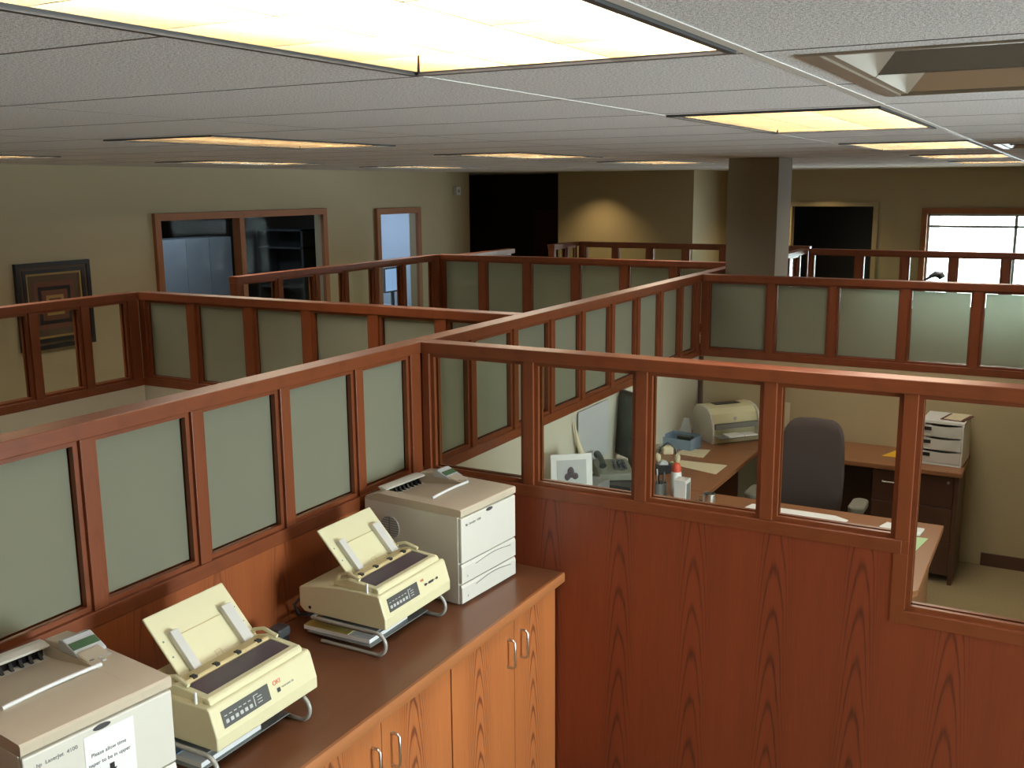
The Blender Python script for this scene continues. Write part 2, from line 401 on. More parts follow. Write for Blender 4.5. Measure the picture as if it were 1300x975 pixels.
names+=['grid light at left, out of view above the near cubicles','row of bright glints from the flat light above the left cubicles','faint flat light over the left middle partitions','faint flat light before the back left wall']
names+=['flat light glinting at the far left ceiling edge','faint flat light near the left wall window','faint flat light near the left wall door']
names+=['grid light over the right side beyond the glass office','grid light at the right, before the back wall']
for (x,y),n in zip(fix_on,names):
    fixture(x,y,n)
def fixture_off(x,y,W,label):
    t=thing('ceiling_light',label,'ceiling light',(x+.605,y+W,Z))
    L,H=.605,.12
    mb=MB()
    for a,b,c,d in((-L,L,-W,-W+.01),(-L,L,W-.01,W),(-L,-L+.035,-W+.01,W-.01),(L-.035,L,-W+.01,W-.01)):mb.box(a,b,c,d,-.004,H)
    mb.box(-L,L,-W,W,H,H+.01);mb.build('housing',M['louveroff'],t)
    g=W-.012
    for k in range(2):
        c=-g/2 if k==0 else g/2
        n=10;hw=g/2-.004
        pr=[(c-hw+2*hw*i/n,.004+.085*math.sin(math.pi*i/n)**.7) for i in range(n+1)]
        pr+= [(p,q+.004) for p,q in pr[::-1]]
        MB().prism(pr,-L+.036,L-.036,'x').build('trough_reflector',M['louveroff' if k else 'louversky'],t,smooth=True)
        MB().cyl((-L+.04,c,.055),.016,2*L-.08,'x',12).build('lamp_tube',M['white'],t,smooth=True)
        MB().prism([(-L+.036,.0),(-L+.05,.0),(-L+.13,.08),(-L+.036,.08)],c-hw,c+hw,'y').build('end_reflector',M['louveroff'],t)
    return t
fixture_off(*fix_off[0],'unlit metal louvered light at the upper right ceiling edge')
fixture_off(*fix_off[1],'distant unlit light with white glints at the far right ceiling')
for i,(x,y,n) in enumerate(((-3.2,12.15,'recessed downlight washing the back wall beside the dark lobby'),(-1.1,13.45,'recessed downlight beside the column washing the back wall'),(-.55,13.5,'recessed downlight above the dark doorway'))):
    t=thing('downlight',n,'ceiling light',(x,y,Z))
    MB().lathe([(.075,-.003),(.06,-.003),(.055,-.0005),(.075,-.0005)],n=20).build('trim_ring',M['tbar'],t)
    ld=bpy.data.lights.new('downlight_lamp','SPOT');ld.energy=34;ld.color=(1,.72,.36);ld.spot_size=R(112);ld.spot_blend=.9;ld.shadow_soft_size=.05
    lo=bpy.data.objects.new('downlight_lamp',ld);COL.objects.link(lo);lo.location=(x,y,Z-.02)
# ------------------------------------------------------------------ partitions
def partition(name_label,run,face,s0,s1,mull,bays,corner=(),skin=None,th=.075,wm=.045,sill=1.317,back='cream',front='cream',cut_s=None,topext=(0,0),endpost=(False,False)):
    """run 'y': runs along y, visible face at x=face, body towards -x. run 'x': along x, face at y=face, body towards +y.
    mull: centres; bays: list of (a,b,kind,sillz)"""
    t=thing('glazed_partition',name_label,'partition',(face,s0,0) if run=='y' else (s0,face,0),0)
    def bx(mb,a,b,t0,t1,z0,z1):  # a,b along; t0<t1 depth from face into the body
        a-=s0;b-=s0
        if run=='y': mb.box(-t1,-t0,a,b,z0,z1)
        else: mb.box(a,b,t0,t1,z0,z1)
        return mb
    WR=M['wy'] if run=='y' else M['wx'];WZ=M['wzy'] if run=='y' else M['wz']
    mb=bx(MB(),s0-topext[0],s1+topext[1],-.006,th+.006,TL,T);mb.build('top_rail',WR,t,bevel=.003)
    # panels and sill rails grouped by sill height
    groups=[]
    for a,b,k,sz in bays:
        if groups and groups[-1][2]==sz:groups[-1][1]=b
        else:groups.append([a,b,sz])
    groups[0][0]=s0;groups[-1][1]=s1
    for a,b in zip(groups,groups[1:]):
        m=(a[1]+b[0])/2;a[1]=m;b[0]=m
    for a,b,sz in groups:
        bx(MB(),a,b,.006,th,0,sz-.047).build('panel',M[back],t)
        bx(MB(),a,b,-.003,th+.003,sz-.047,sz).build('sill_rail',WR,t,bevel=.002)
    if skin:
        for (a,b,zt,m) in skin:
            bx(MB(),a,b,0,.0058,.0,zt-.0475).build('veneer_face',M[m],t)
    else:
        for a,b,sz in groups: bx(MB(),a,b,0,.0058,0,sz-.0475).build('panel_face',M[front],t)
    for c in mull:
        lo=sill
        for a,b,sz in groups:
            if a-.03<=c<=b+.03: lo=min(lo,sz) if abs(c-a)<.05 or abs(c-b)<.05 else lo
        bx(MB(),c-wm/2,c+wm/2,0,th,max(lo,sill-.0)if lo==sill else sill,TL).build('mullion',WZ,t,bevel=.002)
        if lo<sill:
            bx(bx(MB(),c-wm/2,c+wm/2,-.0032,-.0005,lo-.047,sill-.047),c,c+wm/2,0,th,lo,sill).build('mullion',WZ,t)
    for a,b in corner:
        bx(MB(),a,b,-.001,th+.001,sill,TL).build('corner_post',WZ,t,bevel=.002)
    for a,b,k,sz in bays:
        mb=MB();e=.016
        for t0,t1 in((.012,.030),(.045,.063)):
            bx(mb,a,a+e,t0,t1,sz,TL);bx(mb,b-e,b,t0,t1,sz,TL);bx(mb,a+e,b-e,t0,t1,sz,sz+e);bx(mb,a+e,b-e,t0,t1,TL-e,TL)
        mb.build('glazing_bead',WR,t)
        p=bx(MB(),a+.002,b-.002,.0345,.0385,sz+.002,TL-.002).build('glass_pane',M['glass'],t)
        if k=='f':
            q=.0195
            bx(MB(),a+q,b-q,.0335,.0344,sz+q+.002,TL-q).build('frosted_film',M['frost'],p)
    return t
def bays_from(edges,wm,kind,sill):
    out=[]
    for a,b in zip(edges,edges[1:]): out.append((a+wm/2,b-wm/2,kind,sill))
    return out
# L1: long run along x=0
wm=.045
l1=[-.22+.405*k for k in range(-2,9)]  # up to 3.02+...
l1=[1.82-.405*k for k in range(7,0,-1)]+[1.82,2.227,2.633,3.055]
b1=bays_from([l1[0]]+l1[1:],wm,'f',1.317)
b1.append((3.055+wm/2,3.40,'f',1.317))
partition('long cherry and frosted glass partition running behind the counter printers','y',0,l1[0]-.02,3.51,l1,b1,corner=[(3.40,3.47)],skin=[(l1[0]-.02,3.47,1.317,'panelL')])
l2=[3.905,4.31,4.715,5.10,5.515,5.92,6.33,6.725]
b2=[(3.57,3.905-wm/2,'f',1.317)]+bays_from(l2,wm,'f',1.317)+[(6.725+wm/2,7.03,'f',1.317)]
partition('cherry and frosted glass partition along the left side of the glass office','y',0,3.511,7.195,l2,b2,corner=[(3.512,3.57),(7.03,7.11)])
l3=[7.62,8.05,8.48,8.9,9.32,9.74,10.15]
partition('receding partition that vanishes behind the beige column','y',0,7.196,10.44,l3,[(7.22,7.6,'c',1.317)]+bays_from(l3,wm,'c',1.317),corner=[])
# R1: near office front
r=[.508,.986,1.467,1.93,2.395,2.86]
bays=[(.0415,r[0]-.0225,'c',1.317)]+[(a+.0225,b-.0225,'c',1.317) for a,b in zip(r[:3],r[1:4])]+[(a+.0225,b-.0225,'c',1.070) for a,b in zip(r[3:5],r[4:])]
partition('red-brown cherry office front with clear panes, nearest at right','x',3.472,.0072,2.883,r,bays,corner=[(.0072,.041)],skin=[(.0072,1.93,1.317,'panelR'),(1.93,2.883,1.07,'panelR')],front='wall2')
# R2: back wall of the office
r=[.51,.935,1.40,1.84,2.29,2.74]
pR2=partition('frosted glass partition forming the back wall of the glass office','x',7.12,.0072,2.76,r,[(.05,r[0]-.025,'f',1.317)]+bays_from(r,.05,'f',1.317),corner=[(.0072,.05)],front='wall2',wm=.05)
MB().box(.0,.026,-.03,-.0035,.742,1.268).build('corner_post',M['deskdark'],pR2)
# M1 + wing
m=[-2.35,-1.885,-1.44,-.97,-.53]
partition('left cubicle partition of frosted panes running to a corner by the picture','x',4.45,-2.80,-.083,m,[(-2.75,m[0]-.0325,'f',1.317)]+bays_from(m,.065,'f',1.317)+[(m[-1]+.0325,-.09,'f',1.317)],corner=[(-2.80,-2.75)],wm=.065)
m=[1.9,2.25,2.60,2.95,3.32,3.70,4.05]
partition('clear glass partition wing in front of the framed picture','y',-2.80,1.7,4.449,m,bays_from(m,.05,'c',1.317)+[(4.075,4.37,'c',1.317)],corner=[(4.37,4.448)],wm=.05)
# M2 + wing
m=[-2.55,-2.07,-1.575,-1.10,-.64]
partition('middle frosted glass partition joining the long run near the column','x',8.30,-3.05,-.083,m,[(-2.99,m[0]-.035,'f',1.317)]+bays_from(m,.07,'f',1.317)+[(m[-1]+.035,-.09,'f',1.317)],corner=[(-3.05,-2.99)],wm=.07)
m=[5.58,6.025,6.47,6.85,7.27,7.70]
partition('clear glass partition wing ending before the inner office window','y',-3.02,5.555,8.29,m,bays_from(m,.05,'c',1.317)+[(7.73,8.20,'c',1.317)],corner=[(8.20,8.29)],wm=.05)
partition('short far wing beyond the middle partition corner','y',-2.80,8.40,9.40,[8.9],[(8.45,8.87,'c',1.317),(8.93,9.35,'c',1.317)],corner=[])
# M3 + R3
m=[-2.30,-1.88,-1.45,-1.02,-.60]
partition('far clear glass partition in front of the yellow lit back wall','x',10.9,-2.76,-.083,m,[(-2.68,m[0]-.03,'c',1.317)]+bays_from(m,.06,'c',1.317)+[(m[-1]+.03,-.1,'c',1.317)],corner=[(-2.76,-2.68)],wm=.06)
partition('tiny far wing beside the dark lobby opening','y',-2.76,10.25,10.89,[10.28,10.62],[(10.31,10.59,'c',1.317),(10.65,10.88,'c',1.317)],corner=[])
m=[.50,.925,1.36,1.81,2.26,2.71,3.16]
partition('far clear glass partition in front of the bright window','x',10.45,.0072,3.19,m,[(.05,m[0]-.03,'c',1.317)]+bays_from(m,.06,'c',1.317),corner=[(.0072,.05)],wm=.06)
# ------------------------------------------------------------------ counter
# worktop
t=thing('worktop','long dark walnut laminate worktop carrying the four printers','worktop',(0,0,0))
MB().box(.008,.66,-.6,3.468,.935,Cz).build('top_slab',M['top'],t)
MB().prism([(.6602,.934),(.672,.936),(.674,.941),(.674,.970),(.671,.9755),(.6602,.9755)],-.6,3.468,'y').build('edge_band',M['edge'],t,smooth=True)
def handle(y,z0,z1,x,parent):
    # D pull
    MB().tube([(x,y,z1),(x+.022,y,z1),(x+.030,y,z1-.008),(x+.030,y,z0+.008),(x+.022,y,z0),(x,y,z0)],.0048,10).build('handle',M['metal'],parent,smooth=True,label='chrome pull handle')
def cabinet(y0,split,y1,label):
    t=thing('storage_cabinet',label,'cabinet',(0,0,0))
    MB().box(.012,.615,y0+.001,y1-.001,.09,.934).box(.012,.56,y0+.001,y1-.001,0,.09).build('body',M['deskdark'],t)
    for a,b,hy in((y0+.003,split-.0015,split-.05),(split+.0015,y1-.003,split+.05)):
        d=MB().box(.6155,.635,a,b,.10,.925).build('door',M['door'],t,bevel=.001)
        handle(hy,.735,.845,.635,d)
    return t
cabinet(2.672,3.115,3.462,'cherry two-door cabinet under the worktop, at the far right end')
cabinet(1.868,2.275,2.670,'cherry two-door cabinet under the worktop, middle of the bottom edge')
cabinet(1.06,1.46,1.866,'cherry cabinet under the worktop below the near printers')
# ------------------------------------------------------------------ laser printers
def text(name,body,size,mat,parent,loc,rot,extr=.0004,bold=False):
    cu=bpy.data.curves.new(name,'FONT');cu.body=body;cu.size=size;cu.extrude=extr
    o=bpy.data.objects.new('tmp',cu);COL.objects.link(o)
    dg=bpy.context.evaluated_depsgraph_get();me=bpy.data.meshes.new_from_object(o.evaluated_get(dg));bpy.data.objects.remove(o)
    me.materials.clear();me.materials.append(mat)
    r=bpy.data.objects.new(name,me);COL.objects.link(r);r.parent=parent;r.location=loc;r.rotation_euler=rot
    return r
FRONT=(R(90),0,R(90))   # text upright facing +x
def laser(x,y,rz,w,d,h,label,note=False):
    t=thing('laser_printer',label,'printer',(x,y,Cz+.0005),rz)
    a=w/2
    MB().box(-d,-.014,-a,a,.006,h-.030).box(-d+.03,-.03,-a+.02,a-.02,0,.006).build('body',M['laser'],t,bevel=.006)
    # drawers and front door
    z1,z2=.083,.163
    for i,(q0,q1) in enumerate(((.008,z1-.002),(z1+.002,z2-.002))):
        pr=[(-.0135,q0),(0,q0+.002),(0,q1-.012),(-.004,q1),(-.0135,q1)]
        tr=MB().prism(pr,-a+.002,a-.002,'y').build('paper_drawer',M['laser'],t,bevel=.002)
        n=14;pts=[]
        for k in range(n+1):
            s=-a+.09+(2*a-.13)*k/n
            pts.append((.0004,s,q1-.014+(.012 if i==0 else .010)*math.sin(math.pi*k/n)*(1 if i else 1)-.006))
        MB().tube(pts,.0016,6).build('grip_line',M['mgrey'],tr,label='grey curved grip recess')
        text('numeral','2' if i else '3',.012,M['mgrey'],tr,(.0006,-a+.035,q0+.02),FRONT)
    MB().prism([(-.0135,z2+.002),(0,z2+.003),(0,h-.036),(-.0135,h-.034)],-a+.002,a-.002,'y').build('front_door',M['laser'],t,bevel=.003)
    # latch under the lid edge
    mb=MB()
    pts=[(.022*math.cos(2*math.pi*k/16),.0065*math.sin(2*math.pi*k/16)) for k in range(16)]
    mb.prism([(p,q+h-.043) for p,q in pts],-.0005,.0012,'x').build('latch',M['dark'],t,label='dark oval door latch')
    text('lettering','hp  LaserJet  4100',.013,M['mgrey'],t,(.0008,-a+.03,h-.068),FRONT)
    # vent on the near side
    v=MB().cyl((-.335,-a-.0022,h-.125),.046,.002,'y',28).build('side_vent',M['lgrey'],t,label='round grey fan grille')
    mb=MB()
    for k in range(-4,5):
        hh=math.sqrt(.044**2-(k*.0095)**2);mb.box(-.335-hh,-.335+hh,-a-.0042,-a-.0023,h-.125+k*.0095-.0016,h-.125+k*.0095+.0016)
    mb.box(-.338,-.332,-a-.0048,-a-.0043,h-.17,h-.08)
    mb.build('vent_fins',M['mgrey'],v)
    # top cover with output bin: profile slices along s
    s0,s1=-a+.052,a-.078   # bin extent along the width
    zt=h
    mb=MB()
    flat=[(-.003,zt-.030),(0,zt-.026),(.001,zt-.006),(-.004,zt-.0015),(-.05,zt),(-d+.07,zt+.002),(-d+.008,zt-.016),(-d,zt-.03)]
    mb.prism(flat[::-1],-a,s0,'y');mb.prism(flat[::-1],s1,a,'y')
    bar=-.172;slot=-.385
    fr=[(-.003,zt-.030),(0,zt-.026),(.001,zt-.006),(-.004,zt-.0015),(-.05,zt),(bar,zt),(bar-.07,zt-.010),(slot,zt-.0295),(slot,zt-.030)]
    mb.prism(fr[::-1],s0,s1,'y')
    bk=[(slot-.03,zt-.030),(slot-.03,zt-.004),(slot-.012,zt+.006),(-d+.07,zt+.004),(-d+.008,zt-.016),(-d,zt-.03)]
    mb.prism(bk[::-1],s0,s1,'y')
    mb.build('top_cover',M['lasertop'],t,bevel=.0015)
    MB().box(slot-.034,slot-.026,s0+.006,s1-.006,zt-.029,zt-.005).build('exit_slot',M['black'],t,label='black paper exit slot')
    mb=MB()
    for k in range(9):
        yy=s0+.02+k*(s1-s0-.04)/8
        mb.prism([(slot-.025,zt-.029),(slot-.006,zt-.029),(slot-.02,zt-.010),(slot-.025,zt-.008)],yy-.004,yy+.004,'y')
    mb.build('exit_fingers',M['black'],t)
    MB().prism([(slot-.030,zt-.004),(slot-.004,zt-.001),(slot-.004,zt+.005),(slot-.028,zt+.010),(slot-.05,zt+.009)],s0-.004,s1+.002,'y').build('exit_lip',M['laser'],t,bevel=.002)
    n=10;pts=[(bar-.012*math.sin(math.pi*k/n*.5),s0+.004+(s1-s0+.01)*k/n,zt+.004+.002*math.sin(math.pi*k/n)) for k in range(n+1)]
    MB().tube(pts,.0052,8).build('stop_bar',M['white'],t,smooth=True,label='white curved paper stop bar')
    # side shoulder of the bin and the control panel
    MB().prism([(-.20,zt-.001),(-.265,zt+.012),(-.35,zt+.022),(-.41,zt+.014),(-.43,zt-.001)],s1+.002,a-.012,'y').build('bin_shoulder',M['lasertop'],t,bevel=.004)
    pnl=MB().prism([(-.255,zt+.002),(-.262,zt+.008),(-.325,zt+.034),(-.345,zt+.030),(-.345,zt+.002)],s1+.0,a+.0,'y').build('control_panel',M['lgrey'],t,bevel=.003)
    ang=math.atan2(.026,.063);c=(-.2935,(s1+a)/2,zt+.0212)
    l=MB().box(-.013,.013,-.036,.036,0,.0012).build('display',M['lcd'],pnl,loc=c,rot=(0,ang,0),label='green display window')
    for q,(px,py) in enumerate(((-.225,.0),(-.225,.022),(-.225,.044),(-.205,.02))):
        MB().rbox(px-.004,px+.004,s1+.014+py-.005,s1+.014+py+.006,zt+.0,zt+.0045,.002).build('button',M['mgrey'] if q==0 else M['lgrey'],pnl)
    if note:
        n_=MB().box(.0004,.0008,-.062,.062,-.066,.066).build('paper_note',M['paper'],loc=(0,0,0))
        n_.parent=None
        n_.location=t.location+Matrix.Rotation(rz,3,'Z')@Vector((.0005,-.004+.02,h-.118));n_.rotation_euler=(0,0,rz)
        tag(n_,'white paper note with bold lines and a down arrow taped to the near laser printer','note')
        text('lettering','Please allow time',.0125,M['black'],n_,(.001,-.048,.012),FRONT)
        text('lettering','paper to be in upper',.0125,M['black'],n_,(.001,-.056,-.010),FRONT)
        MB().prism([(-.006,-.022),(.006,-.022),(.006,-.036),(.012,-.036),(0,-.050),(-.012,-.036),(-.006,-.036)],.0009,.0014,'x').build('arrow_mark',M['black'],n_)
    return t
laser(.503,3.166,-.076,.365,.46,.372,'tall white laser printer at the far end of the counter by the corner post')
laser(.540,1.375,-.115,.372,.475,.385,'white laser printer with green display and taped note at the bottom left',note=True)
# ------------------------------------------------------------------ dot matrix printers
def dot(x,y,rz,label,logo):
    zb=1.066
    t=thing('dot_matrix_printer',label,'printer',(x,y,zb),rz)
    w=.398;a=w/2;d=.362
    prof=[(0,0),(0,.036),(-.022,.108),(-.030,.114),(-.075,.114),(-.20,.112),(-.27,.104),(-d+.006,.090),(-d,.084),(-d,.018),(-d+.02,0)]
    MB().prism(prof[::-1],-a,a,'y').build('body',M['dot'],t,bevel=.004)
    # raised frame around the window
    mb=MB()
    hood=[(-.034,.112),(-.038,.126),(-.046,.131),(-.064,.132),(-.064,.112)]
    mb.prism(hood[::-1],-a+.018,a-.018,'y')
    side=[(-.05,.112),(-.058,.132),(-.165,.142),(-.215,.128),(-.225,.112)]
    mb.prism(side[::-1],-a+.018,-a+.038,'y');mb.prism(side[::-1],a-.038,a-.018,'y')
    mb.build('hood',M['dot'],t,bevel=.003)
    # smoked window strip
    MB().prism([(-.0645,.113),(-.0645,.130),(-.136,.137),(-.140,.113)][::-1],-a+.0385,a-.0385,'y').build('smoked_window',M['smoke'],t,label='dark smoked plastic window strip')
    b=MB().prism([(-.1405,.113),(-.1405,.139),(-.148,.145),(-.185,.141),(-.195,.113)][::-1],-a+.0385,a-.0385,'y').build('paper_bail_cover',M['dottan'],t,bevel=.002,label='tan bar with dark rollers')
    for k in range(4):
        yy=-a+.075+k*(w-.15)/3
        MB().box(-.160,-.142,yy-.008,yy+.008,.138,.1475).build('roller',M['black'],b,bevel=.002)
    # paper support plate, leaning back
    L=.205;ps=MB().rbox(-.004,.004,-.147,.147,0,L,.003,axis='y') if False else MB().box(-.004,.004,-.150,.150,0,L)
    p0=(-.196,.026,.118);ang=-R(43)
    ps=ps.build('paper_support',M['dot'],t,loc=p0,rot=(0,ang,0),bevel=.0035)
    # inner raised field outline and guides
    MB().box(.0042,.0056,-.085,.085,.004,.118).build('support_field',M['dot'],ps,bevel=.0008)
    mb=MB()
    mb.box(.0042,.0062,-.088,.088,.118,.1195);mb.box(.0057,.0062,-.012,.010,.030,.0315);mb.box(.0057,.0062,.0085,.010,.012,.030);mb.box(.0057,.0062,-.012,-.0105,.012,.030)
    mb.build('field_outline',M['dottan'],ps)
    for s,sw in((-1,.014),(1,.019)):
        MB().box(.006,.024,s*.100-sw,s*.100+sw,.006,.135).build('paper_guide',M['guide'],ps,bevel=.002,label='whitish sliding paper guide')
    for zz in(.07,.12):
        MB().cyl((.004,.135,zz),.003,.0008,'x',10).build('screw_hole',M['mgrey'],ps);MB().cyl((.004,-.135,zz),.003,.0008,'x',10).build('screw_hole',M['mgrey'],ps)
    # hinge arms
    for s in(-1,1):
        MB().tube([(-.225,s*(a-.030),.112),(-.205,s*(a-.03),.150),(-.17,s*(a-.03),.160),(-.12,s*(a-.028),.146)],.006,8).build('support_arm',M['dot'],t,smooth=True)
    MB().box(-.082,-.074,-a+.006,-a+.013,.105,.146).build('lever',M['white'],t,bevel=.002,label='white lever')
    MB().cyl((-.05,a,.072),.009,.022,'y',14).build('platen_knob',M['lgrey'],t,smooth=True)
    MB().cyl((-d+.045,-a-.0012,.020),.006,.0011,'y',12).build('side_plug',M['black'],t)
    # control panel on the slanted face
    ang=math.atan2(.022,.072)
    f=MB().box(0,.0008,-.088,.088,-.023,.023).build('control_panel',M['panelgrey'],t,loc=(-.0105,-.078,.0725),rot=(0,-ang,0),label='dark grey key panel with pale keys')
    for k in range(6):
        MB().rbox(.0009,.0022,-.074+k*.0175-.0055,-.074+k*.0175+.0055,-.013,-.003,.002,axis='x').build('key',M['lgrey'],f)
    mb=MB()
    for k in range(6):mb.box(.0009,.0013,-.076+k*.0175-.004,-.076+k*.0175+.006,.006,.0085)
    mb.box(.0009,.0014,.028,.031,-.016,.014).box(.0009,.0014,.0312,.046,.012,.014)
    for k in range(3):mb.box(.0009,.0013,.040,.058,-.012+k*.008,-.010+k*.008)
    mb.build('key_marks',M['lgrey'],f)
    if logo=='red':
        g=text('lettering','OKI',.018,M['red'],t,(0,0,0),FRONT)
        g.location=(-.0122,.028,.079);g.rotation_euler=(R(90)-ang,0,R(90))
        MB().box(.0004,.001,-.006,.006,-.006,.006).build('badge',M['dark'],t,loc=(-.0075,.045,.0625),rot=(0,-ang,0))
        g=text('lettering','MICROLINE 320',.007,M['mgrey'],t,(-.0075,.058,.062),(R(90)-ang,0,R(90)))
    else:
        m_=MB().box(.0004,.001,.022,.036,-.005,.003).box(.0004,.001,.048,.078,-.005,.003).box(.0004,.001,.094,.106,-.005,.003).box(.0004,.0007,.036,.094,-.002,0)
        m_.build('badge',M['dark'],t,loc=(-.0105,.026,.070),rot=(0,-ang,0),label='black bar shaped badge')
        g=text('lettering','OKI',.011,M['red'],t,(-.0135,.030,.085),(R(90)-ang,0,R(90)))
    return t
def stand(x,y,rz,label):
    h=1.066-Cz
    t=thing('wire_stand',label,'printer stand',(x,y,Cz),rz)
    for s in(-.212,.150):
        r=.0065;zt=h-r-.0008;zb=r+.0006;cz=(zt+zb)/2;rr=(zt-zb)/2
        pts=[(-.30,s,zt),(-.10,s,zt),(-.03,s,zt)]+[(-.03+rr*math.sin(a_),s,cz+rr*math.cos(a_)) for a_ in [math.pi*k/12 for k in range(1,12)]]+[(-.03,s,zb),(-.14,s,zb),(-.26,s,zb)]
        MB().tube(pts,r,10).build('wire_loop',M['wire'],t,smooth=True)
    MB().tube([(-.30,-.205,h-.0073),(-.30,.143,h-.0073)],.005,8).build('cross_wire',M['wire'],t,smooth=True)
    MB().box(-.29,-.05,-.204,.142,h-.022,h-.018).build('stand_plate',M['mgrey'],t)
    MB().box(-.33,-.06,-.204,.142,.0205,.0235).build('lower_shelf',M['mgrey'],t)
    return t
BX,BY,AX,AY=.480,2.721,.530,1.918
dot(BX,BY,0,'cream dot matrix printer beside the far laser printer','bar')
dot(AX,AY,.0,'cream dot matrix printer with red logo beside the near laser printer','red')
stand(BX,BY,0,'grey wire stand under the farther dot matrix printer')
stand(AX,AY,0,'grey wire stand under the nearer dot matrix printer')
def stack(x0,x1,y0,y1,rz,label,second):
    cx,cy=(x0+x1)/2,(y0+y1)/2;a,b=(x1-x0)/2,(y1-y0)/2
    t=thing('paper_stack',label,'paper',(cx,cy,Cz+.0240),rz)
    MB().box(-a,a,-b,b,0,.014).build('paper_pile',M['paper'],t)
    MB().box(-a,a-.09,-b,b,.0142,.0158).build('top_sheet',M[second],t,label='yellow top sheets' if second=='ypaper' else 'bluish top sheets')
    return t
stack(.125,.40,2.530,2.76,.03,'thin pile of white paper with yellow sheet on the farther wire stand','ypaper')
stack(.18,.46,1.725,1.95,.0,'thin pile of bluish paper on the nearer wire stand','blueglass')
# black adapter on the counter behind printers
t=thing('power_adapter','small black power adapter standing behind the nearer dot matrix printer','adapter',(.13,2.40,Cz))
MB().rbox(-.022,.022,-.026,.026,.0005,.050,.007).build('adapter_body',M['black'],t,bevel=.004)
MB().rbox(-.027,.027,-.030,.030,.0502,.082,.010).build('adapter_head',M['dark'],t,bevel=.006)
MB().tube([(0,-.025,.02),(.02,-.06,.01),(.05,-.09,.006),(.04,-.12,.006)],.0035,8).build('cord',M['black'],t)
# cable bundle behind far dot printer
tag(MB().tube([(.105,2.60,Cz+.10),(.075,2.58,Cz+.11),(.05,2.57,Cz+.08),(.04,2.60,Cz+.03),(.05,2.66,Cz+.008),(.06,2.80,Cz+.006)],.006,8).build('printer_cable',M['dark'],smooth=True),'dark cable leaving the back of the farther dot matrix printer','cable')
# ------------------------------------------------------------------ office furniture
D=.74
def desk_top(mb_name,pts,parent,mat='desk'):
    MB().prism(pts,D-.03,D,'z').build(mb_name,M[mat],parent,bevel=.003)
t=thing('credenza','brown back desk with dark drawer front along the office back wall','desk',(0,0,0))
desk_top('desktop',[(.01,6.61),(1.868,6.61),(1.868,7.118),(.01,7.118)],t)
MB().box(1.825,1.85,6.63,7.11,0,D-.031).build('end_panel',M['deskdark'],t)
pd=MB().box(1.335,1.824,6.66,7.1,.05,D-.031).build('drawer_pedestal',M['deskdark'],t)
for z0,z1 in((.50,.70),(.28,.495),(.06,.275)):
    dw=MB().box(1.338,1.822,6.641,6.6595,z0,z1).build('drawer_front',M['deskdark'],pd,bevel=.002)
    if z1>.6:
        MB().tube([(1.40,6.641,.628),(1.40,6.62,.628),(1.50,6.62,.628),(1.50,6.641,.628)],.004,8).build('drawer_pull',M['metal'],dw)
        MB().cyl((1.79,6.632,.665),.009,.009,'y',14).build('drawer_lock',M['metal'],dw)
MB().box(.62,1.334,7.06,7.08,.1,D-.031).build('modesty_panel',M['deskdark'],t)
t=thing('return_desk','brown side desk along the left glass wall of the office','desk',(0,0,0))
desk_top('desktop',[(.01,5.521),(.60,5.521),(.60,6.609),(.01,6.609)],t)
MB().box(.03,.58,6.2,6.22,0,D-.031).build('support_panel',M['deskdark'],t)
MB().box(.03,.05,5.55,6.19,.1,D-.031).build('modesty_panel',M['deskdark'],t)
t=thing('front_desk','tan-brown front desk with clipped corner seen through the low pane','desk',(0,0,0))
desk_top('desktop',[(.01,4.50),(1.855,4.50),(1.88,4.54),(1.88,5.52),(.01,5.52)],t)
MB().box(1.80,1.825,4.62,5.48,0,D-.031).build('end_panel',M['desk'],t)
MB().box(.05,1.799,4.70,4.72,.08,D-.031).build('modesty_panel',M['deskdark'],t)
# chair
t=thing('office_chair','dark fabric office chair with rounded tall back and grey arm pads','chair',(1.09,5.86,0))
q=[]
for k in range(24):
    pass
mb=MB()
# backrest: superellipse outline swept with slight curve
N=28
def outl(k,sx,sz):
    a_=2*math.pi*k/N;c,s=math.cos(a_),math.sin(a_)
    e=.42
    return (sx*math.copysign(abs(c)**e,c),sz*math.copysign(abs(s)**e,s))
rings=[]
for yy,f in((-.035,.90),(-.045,.80)):pass
vs=[]
for j,(dy,f) in enumerate(((-.03,.86),(-.02,.965),(0.,1.),(.03,1.),(.05,.96),(.058,.86))):
    ring=[]
    for k in range(N):
        x_,z_=outl(k,.195*f,.31*f)
        x_*=(1-.10*(z_/.31) if z_>0 else 1)
        ring.append(mb.bm.verts.new((x_,dy+.10+ .9*x_*x_*-1 - .06*(z_/.31)*-1,.82+z_)))
    vs.append(ring)
for a_,b_ in zip(vs,vs[1:]):
    for k in range(N):mb.bm.faces.new([a_[k],a_[(k+1)%N],b_[(k+1)%N],b_[k]])
mb.bm.faces.new(vs[0]);mb.bm.faces.new(vs[-1][::-1])
mb.build('backrest',M['char'],t,smooth=True)
MB().rbox(-.24,.24,-.30,.14,.42,.49,.07,6).build('seat',M['char'],t,bevel=.02,smooth=True)
MB().box(-.03,.03,.10,.13,.40,.70).build('back_bracket',M['black'],t)
MB().cyl((0,-.06,.10),.025,.30,'z').build('gas_column',M['black'],t)
for k in range(5):
    a_=2*math.pi*k/5+.3
    lg=MB().tube([(0,-.06,.10),(.15*math.cos(a_),-.06+.15*math.sin(a_),.095),(.28*math.cos(a_),-.06+.28*math.sin(a_),.065)],[.028,.022,.016],8).build('base_arm',M['black'],t)
    MB().cyl((.28*math.cos(a_)-.012,-.06+.28*math.sin(a_),.027),.026,.024,'x',14).build('caster',M['black'],lg)
